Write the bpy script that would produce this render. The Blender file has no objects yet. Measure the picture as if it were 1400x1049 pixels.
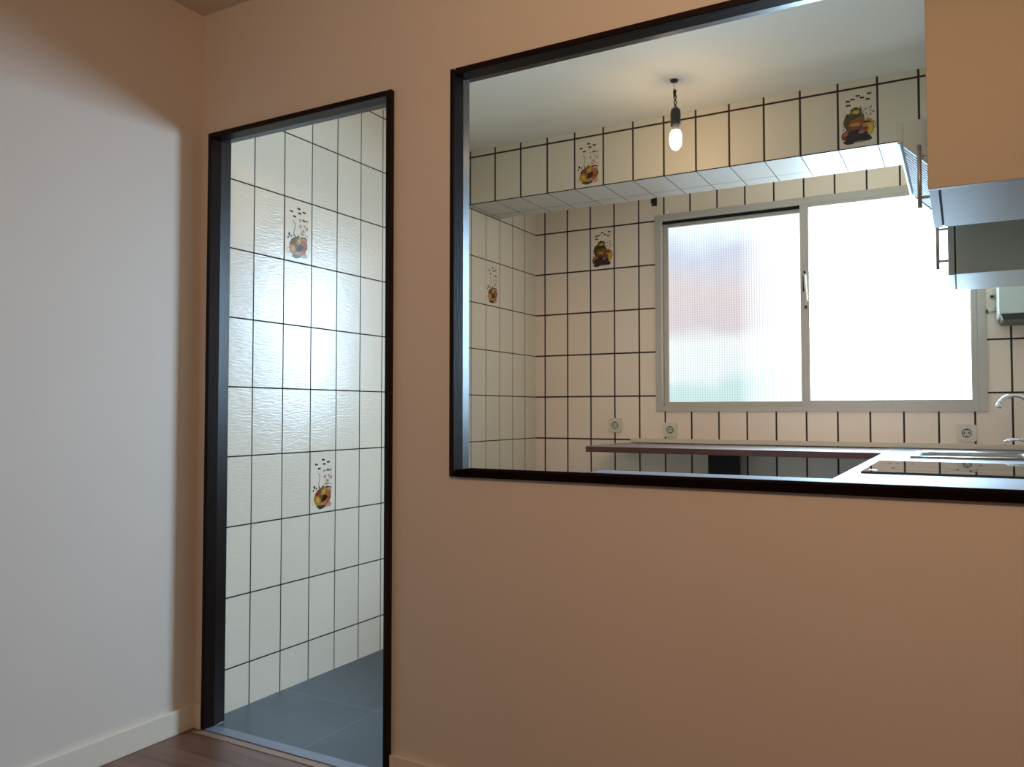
import bpy, bmesh, math, random
from mathutils import Vector, Matrix
random.seed(7)
C = bpy.context.scene.collection
SC = bpy.context.scene
PI = math.pi

# ------------------------------------------------------------------ materials
def nt(name):
    m = bpy.data.materials.new(name); m.use_nodes = True
    t = m.node_tree; t.nodes.clear()
    out = t.nodes.new('ShaderNodeOutputMaterial')
    return m, t, out
def N(t, typ, **kw):
    n = t.nodes.new(typ)
    for k, v in kw.items():
        if k.startswith('i_'):
            n.inputs[k[2:].replace('_', ' ')].default_value = v
        else:
            setattr(n, k, v)
    return n
def setin(n, d):
    for k, v in d.items(): n.inputs[k].default_value = v
def rgb(*c):
    c = c[0] if len(c) == 1 else c
    def f(v):
        v /= 255.
        return v / 12.92 if v <= .04045 else ((v + .055) / 1.055) ** 2.4
    return (f(c[0]), f(c[1]), f(c[2]), 1)
def math_(t, op, a, b=None, c=None):
    n = t.nodes.new('ShaderNodeMath'); n.operation = op
    for i, v in enumerate((a, b, c)):
        if v is None: continue
        if isinstance(v, (int, float)): n.inputs[i].default_value = v
        else: t.links.new(v, n.inputs[i])
    return n.outputs[0]
def mixc(t, fac, a, b, blend='MIX'):
    n = t.nodes.new('ShaderNodeMix'); n.data_type = 'RGBA'; n.blend_type = blend
    for sock, v in ((n.inputs[0], fac), (n.inputs[6], a), (n.inputs[7], b)):
        if hasattr(v, 'links') or hasattr(v, 'is_linked'): t.links.new(v, sock)
        else: sock.default_value = v
    return n.outputs[2]
def simple(name, col, rough=.5, metal=0, coat=0, noise=.06, nscale=30, bump=0, spec=.5, stretch=None, bscale=None):
    m, t, out = nt(name)
    b = N(t, 'ShaderNodeBsdfPrincipled')
    setin(b, {'Roughness': rough, 'Metallic': metal, 'Coat Weight': coat, 'Specular IOR Level': spec})
    tc = N(t, 'ShaderNodeTexCoord'); mp = N(t, 'ShaderNodeMapping')
    t.links.new(tc.outputs['Object'], mp.inputs[0])
    if stretch: mp.inputs['Scale'].default_value = stretch
    nz = N(t, 'ShaderNodeTexNoise'); setin(nz, {'Scale': nscale, 'Detail': 4})
    t.links.new(mp.outputs[0], nz.inputs['Vector'])
    dark = tuple(v * (1 - noise * 2) for v in col[:3]) + (1,)
    lite = tuple(min(1, v * (1 + noise)) for v in col[:3]) + (1,)
    t.links.new(mixc(t, nz.outputs[0], dark, lite), b.inputs['Base Color'])
    if bump:
        bp = N(t, 'ShaderNodeBump'); setin(bp, {'Strength': bump, 'Distance': .002})
        n2 = N(t, 'ShaderNodeTexNoise'); setin(n2, {'Scale': bscale or nscale, 'Detail': 3})
        t.links.new(mp.outputs[0], n2.inputs['Vector'])
        t.links.new(n2.outputs[0], bp.inputs['Height']); t.links.new(bp.outputs[0], b.inputs['Normal'])
    t.links.new(b.outputs[0], out.inputs[0])
    return m
def emis(name, col, s):
    m, t, out = nt(name)
    e = N(t, 'ShaderNodeEmission'); setin(e, {'Color': col, 'Strength': s})
    t.links.new(e.outputs[0], out.inputs[0]); return m

def tile_mat(name, ua, up, w, va, vp, h, col, grout, g=.006, rough=.12, ripple=.25, vlight=None, glaze=.5):
    """cream glazed tiles with dark joints; ua/va: axis 0..2, up/vp: phase of a joint"""
    m, t, out = nt(name)
    tc = N(t, 'ShaderNodeTexCoord'); sp = N(t, 'ShaderNodeSeparateXYZ')
    t.links.new(tc.outputs['Object'], sp.inputs[0])
    def line(a, p, s, gg):
        x = math_(t, 'DIVIDE', math_(t, 'SUBTRACT', sp.outputs[a], p), s)
        f = math_(t, 'FRACT', x)
        d = math_(t, 'MULTIPLY', math_(t, 'MINIMUM', f, math_(t, 'SUBTRACT', 1.0, f)), s)
        mr = N(t, 'ShaderNodeMapRange'); mr.interpolation_type = 'SMOOTHSTEP'
        setin(mr, {'From Min': gg * .35, 'From Max': gg * .65, 'To Min': 1, 'To Max': 0})
        t.links.new(d, mr.inputs[0])
        return mr.outputs[0], math_(t, 'FLOOR', x)
    lu, iu = line(ua, up, w, g); lv, iv = line(va, vp, h, g)
    mask = math_(t, 'MAXIMUM', lu, lv)
    cb = N(t, 'ShaderNodeCombineXYZ'); t.links.new(iu, cb.inputs[0]); t.links.new(iv, cb.inputs[1])
    wn = N(t, 'ShaderNodeTexWhiteNoise'); t.links.new(cb.outputs[0], wn.inputs['Vector'])
    c2 = tuple(v * .93 for v in col[:3]) + (1,)
    base = mixc(t, wn.outputs['Value'], col, c2)
    base = mixc(t, mask, base, grout)
    b = N(t, 'ShaderNodeBsdfPrincipled')
    t.links.new(base, b.inputs['Base Color'])
    setin(b, {'Specular IOR Level': glaze})
    t.links.new(math_(t, 'MULTIPLY_ADD', mask, .6, rough), b.inputs['Roughness'])
    # wavy glaze
    mp = N(t, 'ShaderNodeMapping'); sc = [28, 28, 28]; sc[va] = 170; mp.inputs['Scale'].default_value = sc
    t.links.new(tc.outputs['Object'], mp.inputs[0])
    n1 = N(t, 'ShaderNodeTexNoise'); setin(n1, {'Scale': 1.0, 'Detail': 2}); t.links.new(mp.outputs[0], n1.inputs['Vector'])
    n2 = N(t, 'ShaderNodeTexNoise'); setin(n2, {'Scale': 9.0, 'Detail': 1}); t.links.new(tc.outputs['Object'], n2.inputs['Vector'])
    # every tile slightly out of plane with its neighbours
    tilt = math_(t, 'MULTIPLY', math_(t, 'SUBTRACT', wn.outputs['Value'], .5), .012)
    tl = math_(t, 'MULTIPLY', sp.outputs[ua], tilt)
    hgt = math_(t, 'ADD', math_(t, 'MULTIPLY', n1.outputs[0], ripple * .00035), math_(t, 'MULTIPLY', n2.outputs[0], .0006))
    hgt = math_(t, 'ADD', hgt, tl)
    hgt = math_(t, 'SUBTRACT', hgt, math_(t, 'MULTIPLY', mask, .0012))
    bp = N(t, 'ShaderNodeBump'); setin(bp, {'Strength': 1.0, 'Distance': 1.0})
    t.links.new(hgt, bp.inputs['Height']); t.links.new(bp.outputs[0], b.inputs['Normal'])
    t.links.new(b.outputs[0], out.inputs[0])
    return m

TH = .24738
TW = .15
ZR = 1.14
TILE = rgb(234, 223, 202)
GROUT = rgb(48, 34, 26)
m_tile_left = tile_mat('tile_left', 1, 0.0, TW, 2, ZR, TH, rgb(240, 226, 204), GROUT, g=.0048, rough=.2, ripple=2.4, glaze=.42)
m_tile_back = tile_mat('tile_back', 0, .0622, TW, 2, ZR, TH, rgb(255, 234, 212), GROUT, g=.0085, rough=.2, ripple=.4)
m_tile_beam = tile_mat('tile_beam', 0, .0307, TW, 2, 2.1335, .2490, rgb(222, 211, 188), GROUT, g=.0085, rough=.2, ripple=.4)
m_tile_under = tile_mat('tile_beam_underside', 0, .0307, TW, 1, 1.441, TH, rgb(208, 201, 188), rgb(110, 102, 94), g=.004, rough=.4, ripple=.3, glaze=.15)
def plain(name, col): return simple(name, col, .2, noise=.01)
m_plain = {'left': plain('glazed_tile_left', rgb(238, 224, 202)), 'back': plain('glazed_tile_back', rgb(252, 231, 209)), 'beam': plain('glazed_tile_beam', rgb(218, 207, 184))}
m_wall = simple('wall_paint', rgb(226, 214, 200), .65, noise=.02, nscale=3, bump=.12, bscale=90)
m_kceil = simple('ceiling_paint', rgb(240, 238, 226), .8, noise=.015, nscale=2)
m_wood = simple('dark_varnished_wood', rgb(32, 19, 13), .36, coat=0, spec=.2, noise=.35, nscale=5, stretch=(12, 12, 1.2), bump=.25, bscale=16)
m_wood_x = simple('dark_varnished_wood_horizontal', rgb(32, 19, 13), .36, coat=0, spec=.2, noise=.35, nscale=5, stretch=(1.2, 12, 12), bump=.25, bscale=16)
m_wood_sill = simple('dark_matt_wood', rgb(26, 16, 12), .95, noise=.3, nscale=5, stretch=(1.2, 12, 12), spec=.0)
m_base = simple('baseboard_paint', rgb(232, 222, 202), .45, noise=.02)
m_white = simple('white_melamine', rgb(186, 182, 170), .55, noise=.01)
m_hood = simple('grey_white_enamel', rgb(150, 162, 154), .45, noise=.01)
m_panel = simple('cream_panel', rgb(172, 158, 136), .5, noise=.02, nscale=4)
m_alu = simple('painted_aluminium', rgb(198, 188, 176), .4, metal=0, noise=.02)
m_steel = simple('brushed_steel', rgb(150, 148, 146), .3, metal=1, noise=.04, nscale=40, stretch=(1, 8, 1))
m_handle = simple('satin_steel', rgb(176, 160, 148), .35, metal=.8, noise=.03)
m_chrome = simple('chrome', rgb(225, 225, 225), .06, metal=1, noise=.01)
m_counter = simple('white_laminate', rgb(138, 136, 142), .6, spec=.12, noise=.02)
m_bartop = simple('bar_top_laminate', rgb(168, 154, 150), .55, spec=.2, noise=.03)
m_baredge = simple('brown_edge_band', rgb(98, 56, 46), .35, noise=.2, nscale=8, stretch=(1, 10, 10))
m_black = simple('black_gap', rgb(10, 10, 10), .8, noise=0)
m_rubber = simple('dark_plastic', rgb(42, 44, 38), .45, noise=.05)
m_glassblk = simple('black_hob_glass', rgb(6, 6, 7), .03, spec=.9, noise=.0)
m_print = simple('grey_print', rgb(58, 58, 60), .8, noise=.0, spec=0)
m_plast = simple('ivory_plastic', rgb(226, 216, 196), .3, noise=.01)
m_boiler = simple('white_enamel', rgb(206, 216, 206), .3, noise=.01)
m_strip = simple('threshold_stone', rgb(126, 134, 150), .35, noise=.08, nscale=60)
m_edge = simple('painted_edge', rgb(225, 222, 210), .35, noise=.02)  # even pale colour of the worktop edge band

def floor_wood():
    m, t, out = nt('laminate_floor')
    tc = N(t, 'ShaderNodeTexCoord')
    br = N(t, 'ShaderNodeTexBrick'); br.offset = .37
    setin(br, {'Color1': rgb(134, 98, 80), 'Color2': rgb(118, 84, 68), 'Mortar': rgb(60, 38, 30), 'Scale': 1, 'Mortar Size': .0012, 'Brick Width': 1.2, 'Row Height': .19})
    t.links.new(tc.outputs['Object'], br.inputs[0])
    mp = N(t, 'ShaderNodeMapping'); mp.inputs['Scale'].default_value = (2, 16, 1)
    t.links.new(tc.outputs['Object'], mp.inputs[0])
    nz = N(t, 'ShaderNodeTexNoise'); setin(nz, {'Scale': 1.6, 'Detail': 6, 'Distortion': .6}); t.links.new(mp.outputs[0], nz.inputs['Vector'])
    cr = N(t, 'ShaderNodeValToRGB'); cr.color_ramp.elements[0].color = (.55, .5, .5, 1); cr.color_ramp.elements[1].color = (1.1, 1.1, 1.1, 1)
    cr.color_ramp.elements[0].position = .3; cr.color_ramp.elements[1].position = .65
    t.links.new(nz.outputs[0], cr.inputs[0])
    col = mixc(t, 1.0, br.outputs[0], cr.outputs[0], 'MULTIPLY')
    b = N(t, 'ShaderNodeBsdfPrincipled'); b.inputs['Roughness'].default_value = .4
    t.links.new(col, b.inputs['Base Color']); t.links.new(b.outputs[0], out.inputs[0])
    return m
def floor_slate():
    m, t, out = nt('slate_floor')
    tc = N(t, 'ShaderNodeTexCoord'); sp = N(t, 'ShaderNodeSeparateXYZ'); t.links.new(tc.outputs['Object'], sp.inputs[0])
    def line(a, p, s):
        x = math_(t, 'DIVIDE', math_(t, 'SUBTRACT', sp.outputs[a], p), s); f = math_(t, 'FRACT', x)
        d = math_(t, 'MULTIPLY', math_(t, 'MINIMUM', f, math_(t, 'SUBTRACT', 1.0, f)), s)
        return math_(t, 'LESS_THAN', d, .0016)
    mask = math_(t, 'MAXIMUM', line(0, .445, .6), line(1, .17, .6))
    nz = N(t, 'ShaderNodeTexNoise'); setin(nz, {'Scale': 3.5, 'Detail': 8, 'Roughness': .6}); t.links.new(tc.outputs['Object'], nz.inputs['Vector'])
    col = mixc(t, nz.outputs[0], rgb(50, 62, 70), rgb(84, 96, 104))
    col = mixc(t, mask, col, rgb(104, 116, 122))
    b = N(t, 'ShaderNodeBsdfPrincipled'); b.inputs['Roughness'].default_value = .38
    t.links.new(col, b.inputs['Base Color'])
    bp = N(t, 'ShaderNodeBump'); setin(bp, {'Strength': .3, 'Distance': .002}); t.links.new(nz.outputs[0], bp.inputs['Height']); t.links.new(bp.outputs[0], b.inputs['Normal'])
    t.links.new(b.outputs[0], out.inputs[0]); return m
m_fwood = floor_wood(); m_fslate = floor_slate()

def pane_mat(name, bright, tinted, lo, x0):
    """ribbed obscure glass glowing with the daylight it scatters; ribs both ways; blurred street behind the left pane"""
    m, t, out = nt(name)
    tc = N(t, 'ShaderNodeTexCoord'); sp = N(t, 'ShaderNodeSeparateXYZ'); t.links.new(tc.outputs['Object'], sp.inputs[0])
    X, Z = sp.outputs[0], sp.outputs[2]
    def ribs(v, per, lo_, hi_):
        s = math_(t, 'SINE', math_(t, 'MULTIPLY', v, 2 * PI / per))
        mr = N(t, 'ShaderNodeMapRange'); setin(mr, {'From Min': -1, 'From Max': 1, 'To Min': lo_, 'To Max': hi_}); t.links.new(s, mr.inputs[0]); return mr.outputs[0]
    kx = N(t, 'ShaderNodeMapRange'); setin(kx, {'From Min': x0 + .35, 'From Max': x0 + .8, 'To Min': .22, 'To Max': .66 if tinted else .3}); t.links.new(X, kx.inputs[0])
    rv = math_(t, 'SUBTRACT', 1.0, math_(t, 'MULTIPLY', ribs(X, .0135, 0, 1), kx.outputs[0])); rh = ribs(Z, .0135, 1 - (1 - lo) * .45, 1.0)
    rib = math_(t, 'MULTIPLY', rv, rh)
    e = N(t, 'ShaderNodeEmission')
    if tinted:
        nz = N(t, 'ShaderNodeTexNoise'); setin(nz, {'Scale': 3.2, 'Detail': 1}); t.links.new(tc.outputs['Object'], nz.inputs['Vector'])
        zz = math_(t, 'ADD', Z, math_(t, 'MULTIPLY', math_(t, 'SUBTRACT', nz.outputs[0], .5), .22))
        mr = N(t, 'ShaderNodeMapRange'); setin(mr, {'From Min': 1.1, 'From Max': 2.1}); t.links.new(zz, mr.inputs[0])
        cr = N(t, 'ShaderNodeValToRGB'); E = cr.color_ramp.elements
        E[0].position = 0; E[0].color = (.68, .90, .90, 1)
        E[1].position = 1; E[1].color = (1.1, 1.25, 1.3, 1)
        for p_, c_ in ((.1, (.7, .92, .93, 1)), (.16, (.95, 1.05, 1.08, 1)), (.34, (1.0, 1.06, 1.08, 1)), (.42, (.8, .74, .78, 1)), (.62, (.84, .76, .76, 1)), (.8, (.74, .8, .95, 1)), (.9, (.95, 1.1, 1.2, 1))):
            q = E.new(p_); q.color = c_
        t.links.new(mr.outputs[0], cr.inputs[0])
        # the blurred house fades out towards the right edge of the sash
        fx = N(t, 'ShaderNodeMapRange'); setin(fx, {'From Min': x0 + .38, 'From Max': x0 + .85, 'To Min': 0, 'To Max': .8}); t.links.new(X, fx.inputs[0])
        col = mixc(t, fx.outputs[0], cr.outputs[0], (2.9, 3.2, 3.35, 1))
    else:
        nz = N(t, 'ShaderNodeTexNoise'); setin(nz, {'Scale': 2.0, 'Detail': 1}); t.links.new(tc.outputs['Object'], nz.inputs['Vector'])
        col = mixc(t, nz.outputs[0], (.80, .96, 1.06, 1), (.84, .98, 1.06, 1))
    t.links.new(col, e.inputs[0])
    t.links.new(math_(t, 'MULTIPLY', rib, bright), e.inputs[1])
    g = N(t, 'ShaderNodeBsdfGlossy'); setin(g, {'Roughness': .2, 'Color': (.04, .04, .04, 1)})
    ad = N(t, 'ShaderNodeAddShader'); t.links.new(e.outputs[0], ad.inputs[0]); t.links.new(g.outputs[0], ad.inputs[1])
    if not tinted:      # clear enough for the sky light outside to come through
        tr = N(t, 'ShaderNodeBsdfTransparent'); setin(tr, {'Color': (.8, .8, .8, 1)})
        a2 = N(t, 'ShaderNodeAddShader'); t.links.new(ad.outputs[0], a2.inputs[0]); t.links.new(tr.outputs[0], a2.inputs[1]); ad = a2
    t.links.new(ad.outputs[0], out.inputs[0]); return m
PANE_L, PANE_R = 1.08, 2.5
m_paneL = pane_mat('ribbed_glass_left', PANE_L, True, .72, .83)
m_paneR = pane_mat('ribbed_glass_right', PANE_R, False, .75, 1.58)

# ------------------------------------------------------------------ mesh helpers
def box(bm, x0, x1, y0, y1, z0, z1, mi=0):
    vs = [bm.verts.new(p) for p in ((x0, y0, z0), (x1, y0, z0), (x1, y1, z0), (x0, y1, z0), (x0, y0, z1), (x1, y0, z1), (x1, y1, z1), (x0, y1, z1))]
    for f in ((0, 3, 2, 1), (4, 5, 6, 7), (0, 1, 5, 4), (1, 2, 6, 5), (2, 3, 7, 6), (3, 0, 4, 7)):
        fc = bm.faces.new([vs[i] for i in f]); fc.material_index = mi
    return vs
def prism(bm, pts, axis, a0, a1, mi=0):
    """extrude a 2D polygon along axis (0,1,2) between a0 and a1"""
    def P(p, a):
        if axis == 0: return (a, p[0], p[1])
        if axis == 1: return (p[0], a, p[1])
        return (p[0], p[1], a)
    A = [bm.verts.new(P(p, a0)) for p in pts]; B = [bm.verts.new(P(p, a1)) for p in pts]
    n = len(pts); fs = [bm.faces.new(A), bm.faces.new(B[::-1])]
    for i in range(n): fs.append(bm.faces.new((A[i], B[i], B[(i + 1) % n], A[(i + 1) % n])))
    for f in fs: f.material_index = mi
def tube(bm, pts, r, seg=12, mi=0, cap=True, radii=None):
    pts = [Vector(p) for p in pts]; rings = []
    up = None
    for i, p in enumerate(pts):
        d = (pts[min(i + 1, len(pts) - 1)] - pts[max(i - 1, 0)]).normalized()
        if up is None:
            up = d.orthogonal().normalized()
        else:
            up = (up - d * up.dot(d)).normalized()
        s = d.cross(up); rr = radii[i] if radii else r
        rings.append([bm.verts.new(p + (up * math.cos(2 * PI * k / seg) + s * math.sin(2 * PI * k / seg)) * rr) for k in range(seg)])
    for a, b in zip(rings, rings[1:]):
        for k in range(seg):
            f = bm.faces.new((a[k], a[(k + 1) % seg], b[(k + 1) % seg], b[k])); f.smooth = True; f.material_index = mi
    if cap:
        for R in (rings[0][::-1], rings[-1]):
            f = bm.faces.new(R); f.material_index = mi
def lathe(bm, prof, c, seg=24, mi=0, axis='Z'):
    rings = []
    for r, z in prof:
        ring = []
        for k in range(seg):
            a = 2 * PI * k / seg; u, v = r * math.cos(a), r * math.sin(a)
            p = (c[0] + u, c[1] + v, c[2] + z) if axis == 'Z' else ((c[0] + u, c[1] + z, c[2] + v) if axis == 'Y' else (c[0] + z, c[1] + u, c[2] + v))
            ring.append(bm.verts.new(p))
        rings.append(ring)
    for a, b in zip(rings, rings[1:]):
        for k in range(seg):
            f = bm.faces.new((a[k], a[(k + 1) % seg], b[(k + 1) % seg], b[k])); f.smooth = True; f.material_index = mi
    for R in (rings[0][::-1], rings[-1]):
        f = bm.faces.new(R); f.material_index = mi
def obj(name, bm, mats, parent=None, bevel=0, seg=2, recalc=True):
    if recalc: bmesh.ops.recalc_face_normals(bm, faces=bm.faces)
    me = bpy.data.meshes.new(name); bm.to_mesh(me); bm.free()
    for m in (mats if isinstance(mats, (list, tuple)) else [mats]): me.materials.append(m)
    o = bpy.data.objects.new(name, me); C.objects.link(o)
    if parent:
        bpy.context.view_layer.update()
        o.parent = parent; o.matrix_parent_inverse = parent.matrix_world.inverted()
    if bevel:
        b = o.modifiers.new('bevel', 'BEVEL'); b.width = bevel; b.segments = seg; b.limit_method = 'ANGLE'; b.angle_limit = .7
    return o
def BX(name, x0, x1, y0, y1, z0, z1, m, parent=None, bevel=0, seg=2):
    bm = bmesh.new(); box(bm, x0, x1, y0, y1, z0, z1); return obj(name, bm, m, parent, bevel, seg)
def root(name, loc, label=None, cat=None, group=None, kind=None):
    o = bpy.data.objects.new(name, None); o.empty_display_size = .05; C.objects.link(o); o.location = loc
    return tag(o, label, cat, group, kind)
def tag(o, label=None, cat=None, group=None, kind=None):
    if label: o['label'] = label
    if cat: o['category'] = cat
    if group: o['group'] = group
    if kind: o['kind'] = kind
    return o
def S(o, label=None, cat=None): return tag(o, label, cat, kind='structure')
def copy_tree(o, parent=None):
    c = o.copy(); C.objects.link(c)
    if parent: c.parent = parent
    for ch in list(o.children): copy_tree(ch, c)
    return c

# ------------------------------------------------------------------ dimensions
CEIL = 2.415
YB = 2.2415          # face of the window wall
XR = 2.575           # kitchen right wall
YF = -.237           # living-room face of the partition
YK = -.168           # kitchen face of the partition
RX, RY = 4.3, -5.0   # living room extents
PXO, PXI = 1.027, 1.047
PZ0, PZ1 = .8735, 2.009
PR = 2.575           # right end of serving opening (outer)
DX0, DX1, DZ = .047, .823, 1.994

# ------------------------------------------------------------------ shell
bm = bmesh.new(); box(bm, -.12, RX + .1, RY - .1, -.205, -.1, 0); S(obj('floor', bm, m_fwood), 'reddish brown wood laminate floor of the living room', 'floor')
bm = bmesh.new(); box(bm, -.12, XR + .1, -.205, YB + .2, -.1, 0); S(obj('floor_kitchen', bm, m_fslate), 'grey slate tile floor of the kitchen beyond the doorway', 'floor')
bm = bmesh.new(); box(bm, -.12, RX + .1, RY - .1, -.2, CEIL, CEIL + .1); S(obj('ceiling', bm, m_wall), 'painted living room ceiling', 'ceiling')
bm = bmesh.new(); box(bm, -.12, XR + .1, -.2, YB + .2, CEIL, CEIL + .1); S(obj('ceiling_kitchen', bm, m_kceil), 'white kitchen ceiling with the bare bulb', 'ceiling')
bm = bmesh.new(); box(bm, -.12, 0, RY, YK, 0, CEIL); S(obj('wall_left', bm, m_wall), 'painted living room wall at the left', 'wall')
bm = bmesh.new(); box(bm, -.12, 0, YK, YB + .12, 0, CEIL); S(obj('wall_left_kitchen', bm, m_tile_left), 'cream tiled kitchen wall seen through the doorway', 'wall')
bm = bmesh.new()
z1 = CEIL
box(bm, 0, DX0 + .01, YF, YK, 0, z1); box(bm, DX0 + .01, DX1 - .01, YF, YK, DZ - .01, z1)
box(bm, DX1 - .01, PXO + .01, YF, YK, 0, z1); box(bm, PXO + .01, PR - .01, YF, YK, 0, PZ0 + .01)
box(bm, PXO + .01, PR - .01, YF, YK, PZ1 - .01, z1); box(bm, PR - .01, RX, YF, YK, 0, z1)
S(obj('wall_partition', bm, m_wall), 'painted partition wall with doorway and wide serving opening', 'wall')
bm = bmesh.new(); box(bm, RX, RX + .1, RY, YK, 0, CEIL); S(obj('wall_right', bm, m_wall))
bm = bmesh.new(); box(bm, -.12, RX + .1, RY - .1, RY, 0, CEIL); S(obj('wall_rear', bm, m_wall))
bm = bmesh.new(); box(bm, XR, XR + .1, YK, YB + .12, 0, CEIL); S(obj('wall_right_kitchen', bm, m_tile_left))
WX0, WX1, WZ0, WZ1 = .785, 2.345, 1.072, 2.135   # hole in the window wall
bm = bmesh.new()
box(bm, 0, WX0, YB, YB + .12, 0, CEIL); box(bm, WX1, XR, YB, YB + .12, 0, CEIL)
box(bm, WX0, WX1, YB, YB + .12, 0, WZ0); box(bm, WX0, WX1, YB, YB + .12, WZ1, CEIL)
S(obj('wall_back', bm, m_tile_back), 'cream tiled kitchen wall around the window', 'wall')
# tiled beam across the kitchen
BY0, BY1, BZ = 1.441, 1.782, 2.1335
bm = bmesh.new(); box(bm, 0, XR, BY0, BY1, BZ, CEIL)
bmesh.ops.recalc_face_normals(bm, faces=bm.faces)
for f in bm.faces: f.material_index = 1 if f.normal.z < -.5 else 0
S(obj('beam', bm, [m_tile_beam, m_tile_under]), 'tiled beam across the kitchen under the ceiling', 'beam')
bm = bmesh.new(); box(bm, DX0, DX1, -.246, -.202, 0, .004); S(obj('trim_threshold', bm, m_strip, bevel=.001), 'grey threshold strip across the doorway', 'threshold')
bm = bmesh.new(); box(bm, DX0 - .02, DX1 + .02, -.275, -.2475, 0, .0015); S(obj('trim_floor_edge', bm, simple('light_floor_edging', rgb(150, 124, 106), .4)), 'light wood edging strip in front of the threshold', 'threshold')
# baseboards
bm = bmesh.new(); box(bm, 0, .012, RY, YF, 0, .078); S(obj('baseboard_left', bm, m_base, bevel=.002), 'cream baseboard along the left wall', 'baseboard')
bm = bmesh.new(); box(bm, .012, DX0 - .004, YF - .012, YF, 0, .078); S(obj('baseboard_corner', bm, m_base, bevel=.002), 'short cream baseboard between corner and door frame', 'baseboard')
bm = bmesh.new(); box(bm, DX1 + .002, RX, YF - .012, YF, 0, .078); S(obj('baseboard_front', bm, m_base, bevel=.002), 'cream baseboard right of the doorway', 'baseboard')

# doorway frame
YFR, YFB = -.252, -.178
d = root('door_1', (DX0, YFR, 0), 'dark varnished wooden frame around the open doorway', 'door frame', kind='structure')
F = .02
bm = bmesh.new(); prism(bm, [(DX0, YFR), (DX0 + F - .006, YFR), (DX0 + F, YFR + .040), (DX0 + F - .009, YFB + .018), (DX0, YFB + .018)], 2, .004, DZ); obj('jamb', bm, m_wood, d, .003, 3)
bm = bmesh.new(); prism(bm, [(DX1 - F, YFR), (DX1, YFR), (DX1, YFB), (DX1 - F, YFB)], 2, .004, DZ); obj('jamb', bm, m_wood, d, .003, 3)
bm = bmesh.new(); prism(bm, [(YFR, DZ), (YFR, DZ - F + .003), (YFR + .04, DZ - F), (YFB + .004, DZ - F + .004), (YFB + .004, DZ)], 0, DX0 + F - .003, DX1 - F); obj('head_jamb', bm, m_wood_x, d, .003, 3)
# serving opening frame
p = root('trim_serving_opening', (PXO, YFR, PZ0), 'dark varnished wooden frame around the wide serving opening', 'opening frame', kind='structure')
YPB = -.172
bm = bmesh.new(); prism(bm, [(PXO, YFR), (PXI - .007, YFR), (PXI, YFR + .040), (PXI - .010, YPB + .009), (PXO, YPB + .009)], 2, PZ0, PZ1); obj('jamb', bm, m_wood, p, .003, 3)
bm = bmesh.new(); box(bm, PR - F, PR, YFR, YPB, PZ0, PZ1); obj('jamb', bm, m_wood, p, .003, 3)
bm = bmesh.new(); prism(bm, [(YFR, PZ1), (YFR, PZ1 - F + .003), (YFR + .045, PZ1 - F), (YPB, PZ1 - F + .006), (YPB, PZ1)], 0, PXI - .003, PR - F); obj('head_jamb', bm, m_wood_x, p, .003, 3)
bm = bmesh.new(); box(bm, PXI, PR - F, YFR, YPB, PZ0, PZ0 + F); obj('sill_board', bm, m_wood_sill, p, .003, 3)
# pale ledge on the kitchen side of the sill
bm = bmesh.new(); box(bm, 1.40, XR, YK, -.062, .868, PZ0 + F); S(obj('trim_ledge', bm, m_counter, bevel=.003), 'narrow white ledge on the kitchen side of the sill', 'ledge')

# ------------------------------------------------------------------ window
w = root('window_1', (.763, YB, 1.05), 'white aluminium sliding window with ribbed obscure glass', 'window', kind='structure')
OX0, OX1, OZ0, OZ1 = .763, 2.365, 1.052, 2.157
def frame(bm, x0, x1, z0, z1, t, y0, y1, tt=None, tb=None, tr=None):
    tt = tt or t; tb = tb or t; tr = tr or t
    box(bm, x0, x0 + t, y0, y1, z0, z1); box(bm, x1 - tr, x1, y0, y1, z0, z1)
    box(bm, x0 + t, x1 - tr, y0, y1, z0, z0 + tb); box(bm, x0 + t, x1 - tr, y0, y1, z1 - tt, z1)
bm = bmesh.new(); frame(bm, OX0, OX1, OZ0, OZ1, .036, YB - .014, YB + .07, tt=.034, tb=.024); obj('outer_frame', bm, m_alu, w, .002)
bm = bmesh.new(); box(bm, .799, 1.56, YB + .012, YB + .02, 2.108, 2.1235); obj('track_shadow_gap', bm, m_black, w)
def sash(x0, x1, z1, y0, y1, tl, tr, tt, tb, pm, lab):
    bm = bmesh.new(); frame(bm, x0, x1, 1.064, z1, tl, y0, y1, tt=tt, tb=tb, tr=tr)
    s = obj('sash', bm, m_alu, w, .002); s['label'] = lab
    bm = bmesh.new(); box(bm, x0 + tl, x1 - tr, (y0 + y1) / 2 - .002, (y0 + y1) / 2 + .002, 1.064 + tb, z1 - tt)
    obj('pane', bm, pm, s)
    return s
s1 = sash(.80, 1.575, 2.112, YB + .022, YB + .046, .028, .03, .024, .042, m_paneL, 'left sliding sash with blurred street behind ribbed glass')
s2 = sash(1.541, 2.329, 2.13, YB - .008, YB + .016, .044, .028, .026, .046, m_paneR, 'right sliding sash glowing white')
# latch
bm = bmesh.new(); box(bm, 1.552, 1.572, YB - .014, YB - .008, 1.585, 1.765); lt = obj('latch', bm, m_alu, s2, .002)
bm = bmesh.new(); tube(bm, [(1.566, YB - .022, 1.755), (1.568, YB - .026, 1.70), (1.574, YB - .022, 1.62)], .006, 10); obj('latch_lever', bm, m_plast, lt)
bm = bmesh.new(); box(bm, 1.555, 1.561, YB - .018, YB - .013, 1.67, 1.75)
box(bm, 1.560, 1.568, YB - .020, YB - .013, 1.762, 1.774); box(bm, 1.564, 1.573, YB - .020, YB - .013, 1.58, 1.597); obj('latch_slot', bm, m_black, lt)

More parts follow.
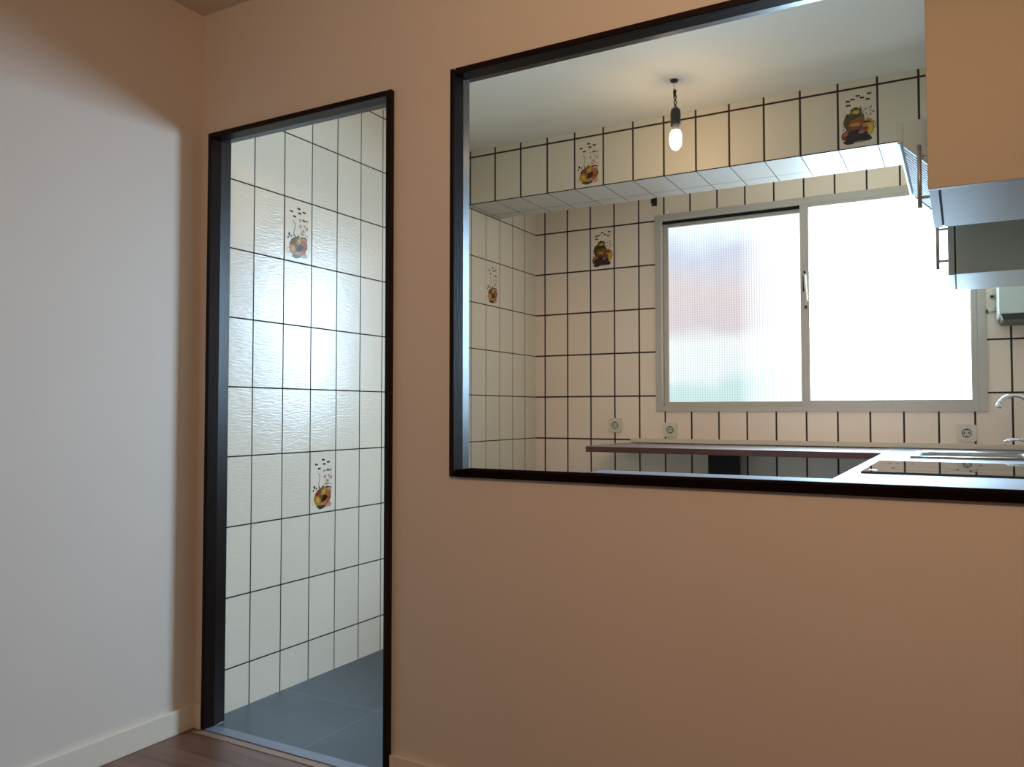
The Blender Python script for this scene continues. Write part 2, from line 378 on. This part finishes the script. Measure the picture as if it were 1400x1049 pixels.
# curtain bracket under the beam
t_ = root('curtain_bracket', (.755, YB, 2.23), 'small dark metal bracket on tiles at top left of window', 'bracket')
bm = bmesh.new(); box(bm, .742, .772, YB - .004, YB, 2.215, 2.262); obj('wall_plate', bm, m_rubber, t_, .001)
bm = bmesh.new(); tube(bm, [(.752, YB - .003, 2.245), (.752, YB - .03, 2.245), (.752, YB - .034, 2.225)], .006, 8); tube(bm, [(.766, YB - .003, 2.235), (.766, YB - .022, 2.232)], .006, 8); obj('hook', bm, m_rubber, t_)

# ------------------------------------------------------------------ decorated tiles
MC = {}
def mc(key):
    cols = dict(brown=(150, 88, 46), dark=(52, 32, 20), ochre=(198, 142, 50), yellow=(214, 180, 58), pink=(206, 160, 150), olive=(112, 94, 38),
                green=(80, 70, 32), orange=(190, 106, 56), ink=(34, 34, 30), mauve=(150, 112, 116), rust=(132, 66, 40), tan=(186, 140, 96))
    if key not in MC: MC[key] = simple('paint_' + key, rgb(cols[key]), .15, noise=.25, nscale=90)
    return MC[key]
KEYS = ['brown', 'dark', 'ochre', 'yellow', 'pink', 'olive', 'green', 'orange', 'ink', 'mauve', 'rust', 'tan']
def motif(kind, rnd):
    bm = bmesh.new(); lay = [0]
    W, H = .15, .24738
    def blob(u, v, ru, rv, key, rot=0, wob=.1, n=22):
        lay[0] += 1; y = -.0002 - lay[0] * .00003
        ph = [rnd.random() * 6.28 for _ in range(3)]; vs = []
        for k in range(n):
            a = 2 * PI * k / n; q = 1 + wob * (math.sin(3 * a + ph[0]) * .5 + math.sin(5 * a + ph[1]) * .35 + math.sin(7 * a + ph[2]) * .25)
            x, z = ru * W * q * math.cos(a), rv * H * q * math.sin(a)
            vs.append(bm.verts.new((u * W + x * math.cos(rot) - z * math.sin(rot), y, v * H + x * math.sin(rot) + z * math.cos(rot))))
        f = bm.faces.new(vs); f.material_index = KEYS.index(key)
    def stroke(pts, wd, key):
        lay[0] += 1; y = -.0002 - lay[0] * .00003
        P = [Vector((a * W, b * H)) for a, b in pts]; L = []; R = []
        for i, q in enumerate(P):
            dd = (P[min(i + 1, len(P) - 1)] - P[max(i - 1, 0)]).normalized(); n_ = Vector((-dd.y, dd.x)) * wd / 2
            L.append(bm.verts.new((q.x + n_.x, y, q.y + n_.y))); R.append(bm.verts.new((q.x - n_.x, y, q.y - n_.y)))
        for i in range(len(P) - 1):
            f = bm.faces.new((L[i], L[i + 1], R[i + 1], R[i])); f.material_index = KEYS.index(key)
    def fly(u, v, s=1., key='ink'):
        r = rnd.random() * .8
        blob(u - .022 * s, v + .008 * s, .026 * s, .011 * s, key, .7 + r, .1, 9); blob(u + .02 * s, v + .006 * s, .026 * s, .011 * s, key, -.5 + r, .1, 9)
    def ring(cu, cv, ru, rv, wd, key, a0=0, a1=6.28):
        stroke([(cu + ru * math.cos(a0 + (a1 - a0) * k / 14), cv + rv * math.sin(a0 + (a1 - a0) * k / 14)) for k in range(15)], wd, key)
    if kind == 'A':
        blob(.5, .26, .34, .15, 'brown', .35, .06, 30)
        blob(.46, .11, .2, .045, 'green', .1, .2); blob(.72, .12, .12, .035, 'pink', .2, .2)
        blob(.63, .33, .19, .085, 'tan', .5, .1); blob(.66, .30, .15, .06, 'orange', .5, .2)
        blob(.71, .40, .12, .022, 'dark', -.1, .1); blob(.74, .385, .1, .018, 'pink', -.1, .1)
        blob(.30, .33, .12, .035, 'rust', .7, .1)
        blob(.29, .20, .12, .075, 'ochre', .2, .15); blob(.3, .21, .06, .04, 'yellow', .2, .2)
        blob(.53, .24, .13, .055, 'dark', .2, .25); blob(.44, .25, .05, .05, 'olive', 0, .2)
        blob(.60, .16, .2, .035, 'orange', .3, .2); blob(.48, .145, .16, .02, 'tan', .2, .2)
        blob(.51, .36, .065, .085, 'yellow', -.15, .15); blob(.49, .40, .045, .035, 'olive', .1, .2); blob(.47, .31, .05, .03, 'tan', 0, .1)
        ring(.14, .17, .06, .035, .0013, 'orange', 1.2, 5.2); ring(.73, .435, .11, .03, .0016, 'dark', 0, 3.1)
        stroke([(.38, .38), (.33, .43), (.34, .5), (.38, .56), (.36, .61), (.29, .65)], .0018, 'ink')
        stroke([(.33, .44), (.42, .39)], .002, 'ink')
        blob(.17, .42, .03, .03, 'ink', .3, .2, 9); blob(.25, .40, .02, .022, 'ink', -.4, .2, 9); blob(.13, .37, .03, .014, 'ink', .6, .2, 9)
        for u, v in ((.24, .78), (.35, .71), (.50, .85), (.54, .78), (.70, .81), (.69, .68)): fly(u, v, 1.25)
        for u, v in ((.56, .59), (.80, .56), (.66, .52), (.80, .69), (.55, .68), (.62, .47), (.72, .6)): blob(u, v, .045, .018, 'pink', rnd.random() * 3, .3, 10)
        for u, v in ((.58, .575), (.82, .58), (.68, .50)): blob(u, v, .022, .01, 'mauve', rnd.random() * 3, .3, 8)
        stroke([(.55, .44), (.58, .52), (.56, .6)], .0008, 'mauve'); stroke([(.66, .44), (.74, .54), (.8, .62), (.8, .7)], .0008, 'mauve')
    else:
        blob(.42, .45, .27, .17, 'olive', 0, .06, 30); blob(.45, .62, .14, .06, 'olive', 0, .05)
        blob(.27, .44, .12, .14, 'green', .1, .12); blob(.40, .53, .2, .05, 'green', .1, .2); blob(.46, .60, .09, .035, 'yellow', 0, .2)
        blob(.50, .44, .2, .055, 'brown', 0, .2); blob(.43, .39, .15, .035, 'ochre', 0, .2)
        blob(.77, .33, .15, .14, 'ochre', 0, .08); blob(.82, .30, .07, .1, 'yellow', .1, .15); blob(.73, .415, .11, .016, 'dark', 0, .1)
        ring(.89, .35, .055, .06, .0022, 'dark', -1.4, 1.5)
        blob(.20, .22, .12, .08, 'rust', .3, .15); blob(.19, .25, .06, .035, 'orange', .3, .2); blob(.48, .31, .28, .05, 'rust', 0, .2)
        blob(.48, .20, .30, .1, 'dark', 0, .12); blob(.30, .12, .16, .05, 'dark', .1, .15); blob(.68, .15, .17, .06, 'dark', -.1, .15)
        blob(.60, .26, .08, .03, 'mauve', .2, .2); blob(.55, .1, .16, .014, 'mauve', 0, .2)
        blob(.46, .665, .055, .018, 'dark', 0, .1, 12)
        stroke([(.60, .66), (.62, .60), (.60, .56), (.57, .69)], .002, 'ink')
        for u, v in ((.26, .79), (.38, .81), (.51, .86), (.62, .82), (.80, .87), (.76, .78), (.27, .72)): fly(u, v, 1.3)
        for u, v in ((.70, .63), (.84, .65), (.83, .53), (.78, .46), (.9, .57), (.14, .33), (.14, .44)): blob(u, v, .03, .012, 'mauve', rnd.random() * 3, .3, 8)
        for u, v in ((.72, .55), (.82, .60), (.14, .38)): blob(u, v, .045, .016, 'pink', rnd.random() * 3, .3, 8)
        stroke([(.62, .56), (.7, .63), (.84, .66)], .0009, 'ink'); stroke([(.7, .45), (.82, .54), (.92, .57)], .0009, 'ink')
    return bm
def deco(kind, origin, rz, label, seed, where='left'):
    """one decorated tile: glazed plate plus its painted motif; local u along +x, outward normal -y"""
    o = root('decorated_tile', origin, label, 'tile', 'hand painted tiles among the plain ones'); o.rotation_euler = (0, 0, rz)
    bpy.context.view_layer.update()
    g = .004
    bm = bmesh.new(); box(bm, g, TW - g, -.0012, .0, g, TH - g)
    for q in (bm,):
        me = bpy.data.meshes.new('tile_body'); bmesh.ops.recalc_face_normals(q, faces=q.faces); q.to_mesh(me); q.free()
    me.materials.append(m_plain[where]); a = bpy.data.objects.new('tile_body', me); C.objects.link(a); a.parent = o
    q = motif(kind, random.Random(seed)); bmesh.ops.translate(q, verts=q.verts, vec=(0, -.0012, 0))
    me = bpy.data.meshes.new('painted_motif'); q.to_mesh(me); q.free()
    for k in KEYS: me.materials.append(mc(k))
    b = bpy.data.objects.new('painted_motif', me); C.objects.link(b); b.parent = o
    b['label'] = 'painted jug of fruit with sprigs and small butterflies' if kind == 'A' else 'painted olive pot and ochre mug with small butterflies'
# wall X=0 faces +X: outward normal +x, u along +y  -> rotate by 90 deg
deco('A', (0, 1 * TW, ZR + 2 * TH), PI / 2, 'fruit painted tile high on the tiled wall, seen through the doorway', 1)
deco('A', (0, 2 * TW, ZR - 2 * TH), PI / 2, 'fruit painted tile low on the tiled wall, seen through the doorway', 2)
deco('A', (0, 10.97 * TW, ZR + 2 * TH), PI / 2, 'fruit painted tile on the left kitchen wall beside the far corner', 3)
deco('B', (.0622 + 2 * TW, YB, ZR + 3 * TH), 0, 'pot painted tile on the back wall left of the window', 4, 'back')
deco('A', (.0307 + 4 * TW, BY0, 2.1335), 0, 'fruit painted tile on the beam, left of the hanging bulb', 5, 'beam')
deco('B', (.0307 + 12 * TW, BY0, 2.1335), 0, 'pot painted tile on the beam, right of the hanging bulb', 6, 'beam')

# ------------------------------------------------------------------ hanging bulb
bx_, by_ = 1.249, 1.074
t_ = root('hanging_bulb', (bx_, by_, CEIL), 'lit bare bulb in black holder hanging from ceiling wires', 'lamp')
bm = bmesh.new(); lathe(bm, [(.004, 0), (.016, -.001), (.015, -.008), (.004, -.01)], (bx_, by_, CEIL), 14); obj('ceiling_hook', bm, m_rubber, t_)
bm = bmesh.new()
tube(bm, [(bx_, by_, CEIL - .008), (bx_ - .001, by_, CEIL - .03), (bx_ + .002, by_ + .001, CEIL - .05)], .0022, 8); obj('wire', bm, m_plast, t_)
for s in (-1, 1):
    bm = bmesh.new()
    pts = [(bx_ + .002 + s * .005 * math.sin(k * 1.05) + .004 * k / 10, by_ + s * .005 * math.cos(k * 1.05), CEIL - .038 - .0078 * k) for k in range(11)]
    tube(bm, pts, .0024, 8); obj('wire', bm, m_rubber, t_)
bm = bmesh.new(); tube(bm, [(bx_, by_, CEIL - .045), (bx_ + .003, by_, CEIL - .07)], .006, 8); obj('connector_block', bm, m_rubber, t_)
zc = 2.298
bx2 = bx_ + .005
bm = bmesh.new(); lathe(bm, [(.004, .002), (.012, -.001), (.018, -.008), (.0205, -.018), (.0205, -.073), (.018, -.075)], (bx2, by_, zc), 24); obj('lamp_holder', bm, m_rubber, t_)
bm = bmesh.new(); lathe(bm, [(.0135, -.074), (.0145, -.088), (.018, -.096)], (bx2, by_, zc), 20); obj('bulb_collar', bm, m_plast, t_)
bm = bmesh.new(); lathe(bm, [(.0175, -.095), (.022, -.105), (.0245, -.12), (.0245, -.14), (.021, -.158), (.013, -.170), (.003, -.175)], (bx2, by_, zc), 24)
obj('bulb', bm, emis('bulb_glow', (1, .68, .40, 1), 62), t_)

# ------------------------------------------------------------------ wall cabinets
def bar_handle(x, y, z0, z1, xface, parent):
    bm = bmesh.new(); tube(bm, [(x, y, z0), (x, y, z1)], .0055, 12)
    h = obj('handle', bm, m_handle, parent)
    for z in (z0 + .028, z1 - .028):
        bm = bmesh.new(); tube(bm, [(x, y, z), (xface, y, z)], .004, 8); obj('handle_post', bm, m_handle, h)
def wall_cab(y0, y1, xf, z0, z1, panel, lab, hy, hz):
    t = root('wall_cabinet', ((xf + XR) / 2, (y0 + y1) / 2, z0), lab, 'cabinet', 'wall cabinets beside the extractor hood')
    ya = y0 + (.018 if panel else 0)
    if panel:
        q = BX('side_panel', xf - .001, XR, y0, ya, z0 - .001, z1, m_panel, t, .001); q['label'] = 'cream end panel of the cabinet'
    dr = BX('door', xf, xf + .019, ya + .003, y1 - .002, z0, z1, m_white, t, .001)
    bar_handle(xf - .031, hy, hz, hz + .165, xf, dr)
    BX('hinge_gap_shade', xf + .019, xf + .0235, ya + .004, y1 - .004, z0 + .004, z1 - .004, m_black, t)  # black fill paints the shade between door and carcass
    BX('carcass', xf + .0235, XR, ya + .0005, y1, z0 + .001, z1, m_white, t, .001)
    return t
wall_cab(-.165, .262, 2.206, 1.532, 2.26, True, 'nearest wall cabinet with cream end panel filling the opening corner', .215, 1.578)
wall_cab(.93, 1.335, 2.228, 1.506, 2.26, False, 'farther grey white wall cabinet beyond the extractor hood', .985, 1.535)

# ------------------------------------------------------------------ extractor hood
t = root('extractor_hood', (2.35, .58, 1.66), 'white extractor hood with slatted underside between wall cabinets', 'extractor hood')
hy0, hy1 = .285, .885
bm = bmesh.new()
# front lip, side cheeks and body
prism(bm, [(2.120, 1.834), (2.120, 1.776), (2.126, 1.774), (2.134, 1.780), (2.134, 1.834)], 1, hy0, hy1)
for a, b in ((hy0, hy0 + .008), (hy1 - .008, hy1)):
    prism(bm, [(2.134, 1.834), (2.134, 1.768), (2.200, 1.702), (2.215, 1.690), (XR, 1.690), (XR, 1.834)], 1, a, b)
box(bm, 2.134, XR, hy0 + .008, hy1 - .008, 1.828, 1.834); box(bm, 2.198, XR, hy0 + .008, hy1 - .008, 1.694, 1.72)
obj('hood_body', bm, m_hood, t, .001)
bm = bmesh.new(); box(bm, 2.30, XR, hy0 + .02, hy1 - .02, 1.834, 2.26); obj('flue_box', bm, m_white, t, .002)
bm = bmesh.new()
prism(bm, [(2.1335, 1.7795), (2.200, 1.713), (2.200, 1.706), (2.1335, 1.7725)], 1, hy0 + .009, hy1 - .009)
obj('grease_filter', bm, m_white, t)
n = 20; dy = (hy1 - hy0 - .03) / n
bm = bmesh.new()
for k in range(n):
    y = hy0 + .018 + k * dy
    prism(bm, [(2.134, 1.772), (2.199, 1.707), (2.199, 1.7055), (2.134, 1.7705)], 1, y, y + dy * .3)  # dark strips laid on the filter paint the shade between its slats
tag(obj('filter_slot_shade', bm, m_rubber, t), kind='stuff')

# ------------------------------------------------------------------ worktop, hob, sink
CZ = .875; CX0 = 1.962
t = root('worktop', (2.27, 1.0, CZ), 'white kitchen worktop running along the right wall', 'worktop')
SX0, SX1, SY0, SY1 = 2.105, 2.49, 1.34, 1.79
bm = bmesh.new()
box(bm, CX0, XR, -.060, SY0, CZ - .03, CZ); box(bm, CX0, XR, SY1, YB, CZ - .03, CZ)
box(bm, CX0, SX0, SY0, SY1, CZ - .03, CZ); box(bm, SX1, XR, SY0, SY1, CZ - .03, CZ)
obj('worktop_slab', bm, m_counter, t)
bm = bmesh.new(); box(bm, CX0 - .002, CX0, -.060, YB - .012, CZ - .03, CZ); obj('edge_band', bm, m_edge, t)
# upstand along the back wall
bm = bmesh.new(); box(bm, .610, XR - .001, YB - .014, YB, CZ, CZ + .026)
tag(obj('worktop_upstand', bm, m_plast, bevel=.001), 'pale upstand strip along the tiles below the window', 'upstand')
bm = bmesh.new(); box(bm, .612, XR - .003, YB - .0152, YB - .014, CZ, CZ + .0028); tag(obj('upstand_dark_line', bm, m_rubber), 'thin dark line under the pale upstand strip', 'sealing strip')  # dark line along the joint of upstand and worktop
# breakfast bar
t = root('breakfast_bar', (1.25, 2.0, .0), 'narrow shelf bar with brown front edge below the window', 'breakfast bar')
bm = bmesh.new(); box(bm, .548, CX0 - .003, 1.752, YB - .0015, .8435, .8725); obj('bar_top', bm, m_bartop, t, .001)
bm = bmesh.new(); box(bm, .547, CX0 - .003, 1.749, 1.752, .8430, .8710); obj('edge_band', bm, m_baredge, t)
bm = bmesh.new(); box(bm, 1.09, 1.255, 2.10, 2.12, 0, .8435); obj('support_board', bm, m_wood, t, .002)
# base cabinets
XB = XR - .002
def base_cab(y0, y1, lab):
    t = root('base_cabinet', (2.28, (y0 + y1) / 2, 0), lab, 'cabinet', 'base cabinets under the worktop')
    BX('plinth', 2.04, XB, y0, y1, 0, .10, m_rubber, t)
    bm = bmesh.new()
    box(bm, 2.0, XB, y0 + .001, y0 + .018, .10, .845); box(bm, 2.0, XB, y1 - .018, y1 - .001, .10, .845)
    box(bm, 2.0, XB, y0 + .018, y1 - .018, .10, .118); box(bm, XB - .01, XB, y0 + .018, y1 - .018, .118, .845)
    obj('carcass', bm, m_white, t)
    dr = BX('door', 1.981, 1.999, y0 + .002, y1 - .002, .105, .835, m_white, t, .001)
    bar_handle(1.95, y1 - .05, .62, .785, 1.981, dr)
base_cab(-.055, .40, 'base cabinet under the worktop next to the partition')
base_cab(.40, 1.0, 'base cabinet under the black hob')
base_cab(1.0, 1.83, 'base cabinet under the steel sink')

# hob
t = root('induction_hob', (2.26, .70, CZ), 'black glass hob set in the white worktop', 'hob')
hx0, hx1, hy0, hy1 = 2.003, 2.515, .415, 1.0
bm = bmesh.new(); box(bm, hx0, hx1, hy0, hy1, CZ, CZ + .006); obj('glass_plate', bm, m_glassblk, t, .0015)
def ringflat(bm, cx, cy, r, w_, z, seg=40):
    A = [bm.verts.new((cx + r * math.cos(2 * PI * k / seg), cy + r * math.sin(2 * PI * k / seg), z)) for k in range(seg)]
    B = [bm.verts.new((cx + (r - w_) * math.cos(2 * PI * k / seg), cy + (r - w_) * math.sin(2 * PI * k / seg), z)) for k in range(seg)]
    for k in range(seg): bm.faces.new((A[k], A[(k + 1) % seg], B[(k + 1) % seg], B[k]))
for cx, cy, r in ((2.38, .57, .105), (2.38, .86, .075), (2.16, .60, .09)):
    bm = bmesh.new(); ringflat(bm, cx, cy, r, .003, CZ + .0063); obj('cooking_zone', bm, m_print, t, recalc=False)
for k in range(4):
    bm = bmesh.new(); box(bm, 2.045 + k * .022, 2.056 + k * .022, .82, .84, CZ + .006, CZ + .0063); obj('touch_mark', bm, m_print, t)
bm = bmesh.new(); ringflat(bm, 2.03, .485, .012, .012 * .99, CZ + .0064, 14); q = obj('sticker', bm, m_plast, t, recalc=False); q['label'] = 'small white sticker at the front corner'

# sink
t = root('kitchen_sink', (2.3, 1.56, CZ), 'stainless steel sink bowl set in the worktop by the tap', 'sink')
bm = bmesh.new()
def rr(x0, x1, y0, y1, r, z, n=5):
    pts = []
    for cx, cy, a0 in ((x1 - r, y1 - r, 0), (x0 + r, y1 - r, PI / 2), (x0 + r, y0 + r, PI), (x1 - r, y0 + r, 1.5 * PI)):
        for k in range(n + 1):
            a = a0 + PI / 2 * k / n; pts.append(bm.verts.new((cx + r * math.cos(a), cy + r * math.sin(a), z)))
    return pts
rings = [rr(2.082, 2.51, 1.305, 1.822, .02, CZ + .0006), rr(2.084, 2.508, 1.307, 1.820, .02, CZ + .009), rr(2.092, 2.50, 1.315, 1.812, .02, CZ + .010),
         rr(2.108, 2.486, 1.345, 1.786, .035, CZ + .004), rr(2.112, 2.482, 1.350, 1.782, .04, CZ - .01), rr(2.125, 2.468, 1.365, 1.766, .05, CZ - .14), rr(2.16, 2.43, 1.40, 1.73, .05, CZ - .15)]
for a, b in zip(rings, rings[1:]):
    for k in range(len(a)):
        f = bm.faces.new((a[k], a[(k + 1) % len(a)], b[(k + 1) % len(a)], b[k])); f.smooth = True
bm.faces.new(rings[-1])
obj('sink_bowl', bm, m_steel, t, recalc=False)
bm = bmesh.new(); lathe(bm, [(.035, 0), (.035, .004), (.02, .005), (.018, .001)], (2.295, 1.56, CZ - .15), 20); obj('drain', bm, m_chrome, t)

# tap
tx, ty = 2.51, 1.90
t = root('mixer_tap', (tx, ty, CZ), 'chrome swan neck mixer tap behind the sink at right edge', 'tap')
bm = bmesh.new(); lathe(bm, [(.026, 0), (.026, .006), (.021, .012), (.020, .075), (.014, .09)], (tx, ty, CZ), 20); obj('tap_body', bm, m_chrome, t)
pts = [(tx, ty, CZ + .085), (tx, ty, CZ + .19)]
for k in range(1, 13):
    a = PI * k / 14.5; pts.append((tx - .058 + .058 * math.cos(a), ty - .005 * k * .3, CZ + .19 + .056 * math.sin(a)))
lx, ly, lz = pts[-1]; pts.append((lx - .006, ly, lz - .012)); 
bm = bmesh.new(); tube(bm, pts, .0095, 14); s = obj('spout', bm, m_chrome, t)
bm = bmesh.new(); tube(bm, [(lx - .004, ly, lz - .008), (lx - .010, ly, lz - .026)], .0115, 14); obj('aerator', bm, m_chrome, s)
bm = bmesh.new(); tube(bm, [(tx - .012, ty, CZ + .052), (tx - .045, ty, CZ + .062), (tx - .075, ty, CZ + .057), (tx - .098, ty, CZ + .049)], .006, 10, radii=[.009, .007, .006, .005]); obj('lever', bm, m_chrome, t)

# ------------------------------------------------------------------ sockets
def socket(cx, cz, label):
    t = root('wall_socket', (cx, YB, cz), label, 'socket', 'ivory wall sockets on the back wall')
    h = .0405
    bm = bmesh.new()
    # square plate with round recess
    seg = 32; y0 = YB - .010
    outer = []; inner = []; bot = []
    for k in range(seg):
        a = 2 * PI * k / seg + PI / seg; c, s_ = math.cos(a), math.sin(a); q = 1 / max(abs(c), abs(s_))
        outer.append(bm.verts.new((cx + h * c * q, y0, cz + h * s_ * q))); inner.append(bm.verts.new((cx + .0195 * c, y0, cz + .0195 * s_)))
        bot.append(bm.verts.new((cx + .0185 * c, y0 + .0085, cz + .0185 * s_)))
    for k in range(seg):
        j = (k + 1) % seg
        bm.faces.new((outer[k], outer[j], inner[j], inner[k])); bm.faces.new((inner[k], inner[j], bot[j], bot[k]))
    bm.faces.new(bot)
    obk = [bm.verts.new((v.co.x, YB, v.co.z)) for v in outer]
    for k in range(seg): bm.faces.new((outer[k], obk[k], obk[(k + 1) % seg], outer[(k + 1) % seg]))
    obj('plate', bm, m_plast, t)
    bm = bmesh.new(); ringy = [(.0195, 0), (.0205, -.0006), (.0180, -.0006)]
    lathe(bm, [(.0178, -.0007), (.0198, -.0007), (.0198, -.0002)], (cx, y0 + .0, cz), 28, axis='Y') if False else None
    for sx in (-1, 1): lathe(bm, [(.0036, 0), (.0036, -.0006)], (cx + sx * .0095, y0 + .0084, cz), 12, axis='Y')
    for sx in (-1, 1): box(bm, cx - .004, cx + .004, y0 + .001, y0 + .0086, cz + sx * .0165 - .002, cz + sx * .0165 + .002)
    tube(bm, [(cx + .0192 * math.cos(a * .2), y0 - .0002, cz + .0192 * math.sin(a * .2)) for a in range(33)], .0014, 6)
    obj('contact', bm, m_rubber, t)
socket(.516, .974, 'ivory wall socket above the left end of the bar')
socket(.842, .951, 'ivory wall socket just below the window left corner')
socket(2.276, .952, 'ivory wall socket below the window right corner')

# ------------------------------------------------------------------ water heater and fittings by the window
t = root('wall_mounted_heater', (2.49, 2.08, 1.44), 'white box water heater with dark base in far right corner', 'water heater')
bm = bmesh.new(); box(bm, 2.405, XR, 1.93, YB, 1.472, 2.05); obj('casing', bm, m_boiler, t, .005, 3)
bm = bmesh.new(); prism(bm, [(2.412, 1.472), (2.420, 1.447), (XR, 1.444), (XR, 1.472)], 1, 1.94, YB - .01); obj('base_tray', bm, m_rubber, t, .003)
t = root('pipe_stub', (2.39, YB, 1.58), 'small dark pipe stub on the tiles left of the heater', 'pipe')
bm = bmesh.new(); lathe(bm, [(.013, 0), (.013, -.012), (.008, -.012), (.008, -.03)], (2.391, YB, 1.585), 14, axis='Y'); obj('flange', bm, m_boiler, t)
bm = bmesh.new(); lathe(bm, [(.006, -.028), (.0065, -.034)], (2.389, YB, 1.583), 10, axis='Y'); obj('pipe_mouth', bm, m_black, t)
t = root('drain_elbow', (2.38, YB, 1.52), 'small grey elbow fitting on the tiles below the dark stub', 'pipe fitting')
bm = bmesh.new(); tube(bm, [(2.395, YB, 1.524), (2.395, YB - .02, 1.524), (2.38, YB - .028, 1.522), (2.372, YB - .028, 1.514)], .010, 12); obj('elbow', bm, m_boiler, t)
bm = bmesh.new(); lathe(bm, [(.004, 0), (.011, .001), (.011, .007), (.004, .008)], (2.364, YB - .028, 1.516), 12, axis='X'); obj('end_cap', bm, m_rubber, t)

# ------------------------------------------------------------------ lights
def area(name, loc, rot, size, sizey, energy, col):
    l = bpy.data.lights.new(name, 'AREA'); l.shape = 'RECTANGLE'; l.size = size; l.size_y = sizey; l.energy = energy; l.color = col
    o = bpy.data.objects.new(name, l); C.objects.link(o); o.location = loc; o.rotation_euler = rot; return o
# warm lamp light of the living room, behind and right of the camera
area('living_room_light', (2.2, -2.45, 2.27), (math.radians(81), 0, math.radians(-2)), .6, .5, 19.5, (1, .64, .39)).data.spread = math.radians(150)

sk = area('sky_light', (1.943, YB + .15, 1.607), (math.radians(-73), 0, math.radians(-17)), .76, 1.02, 68, (.49, .77, 1.06))
sk.data.spread = math.radians(98)

wd = bpy.data.worlds.new('World'); SC.world = wd; wd.use_nodes = True
bg = wd.node_tree.nodes['Background']; bg.inputs[0].default_value = (.8, .9, 1, 1); bg.inputs[1].default_value = .3

# ------------------------------------------------------------------ camera
cam = bpy.data.cameras.new('camera'); cam.sensor_fit = 'HORIZONTAL'; cam.sensor_width = 36; cam.lens = 1102.58 / 1400 * 36
cam.clip_start = .05
co = bpy.data.objects.new('camera', cam); C.objects.link(co)
co.location = (2.26305, -2.106525, 1.05225)
co.rotation_euler = (PI / 2 + .0348, 0, .5097)
SC.camera = co
SC.view_settings.view_transform = 'Standard'
SC.view_settings.look = 'None'
SC.view_settings.exposure = 0
SC.cycles.use_denoising = True
SC.cycles.max_bounces = 10
SC.cycles.diffuse_bounces = 6
SC.cycles.sample_clamp_indirect = 6
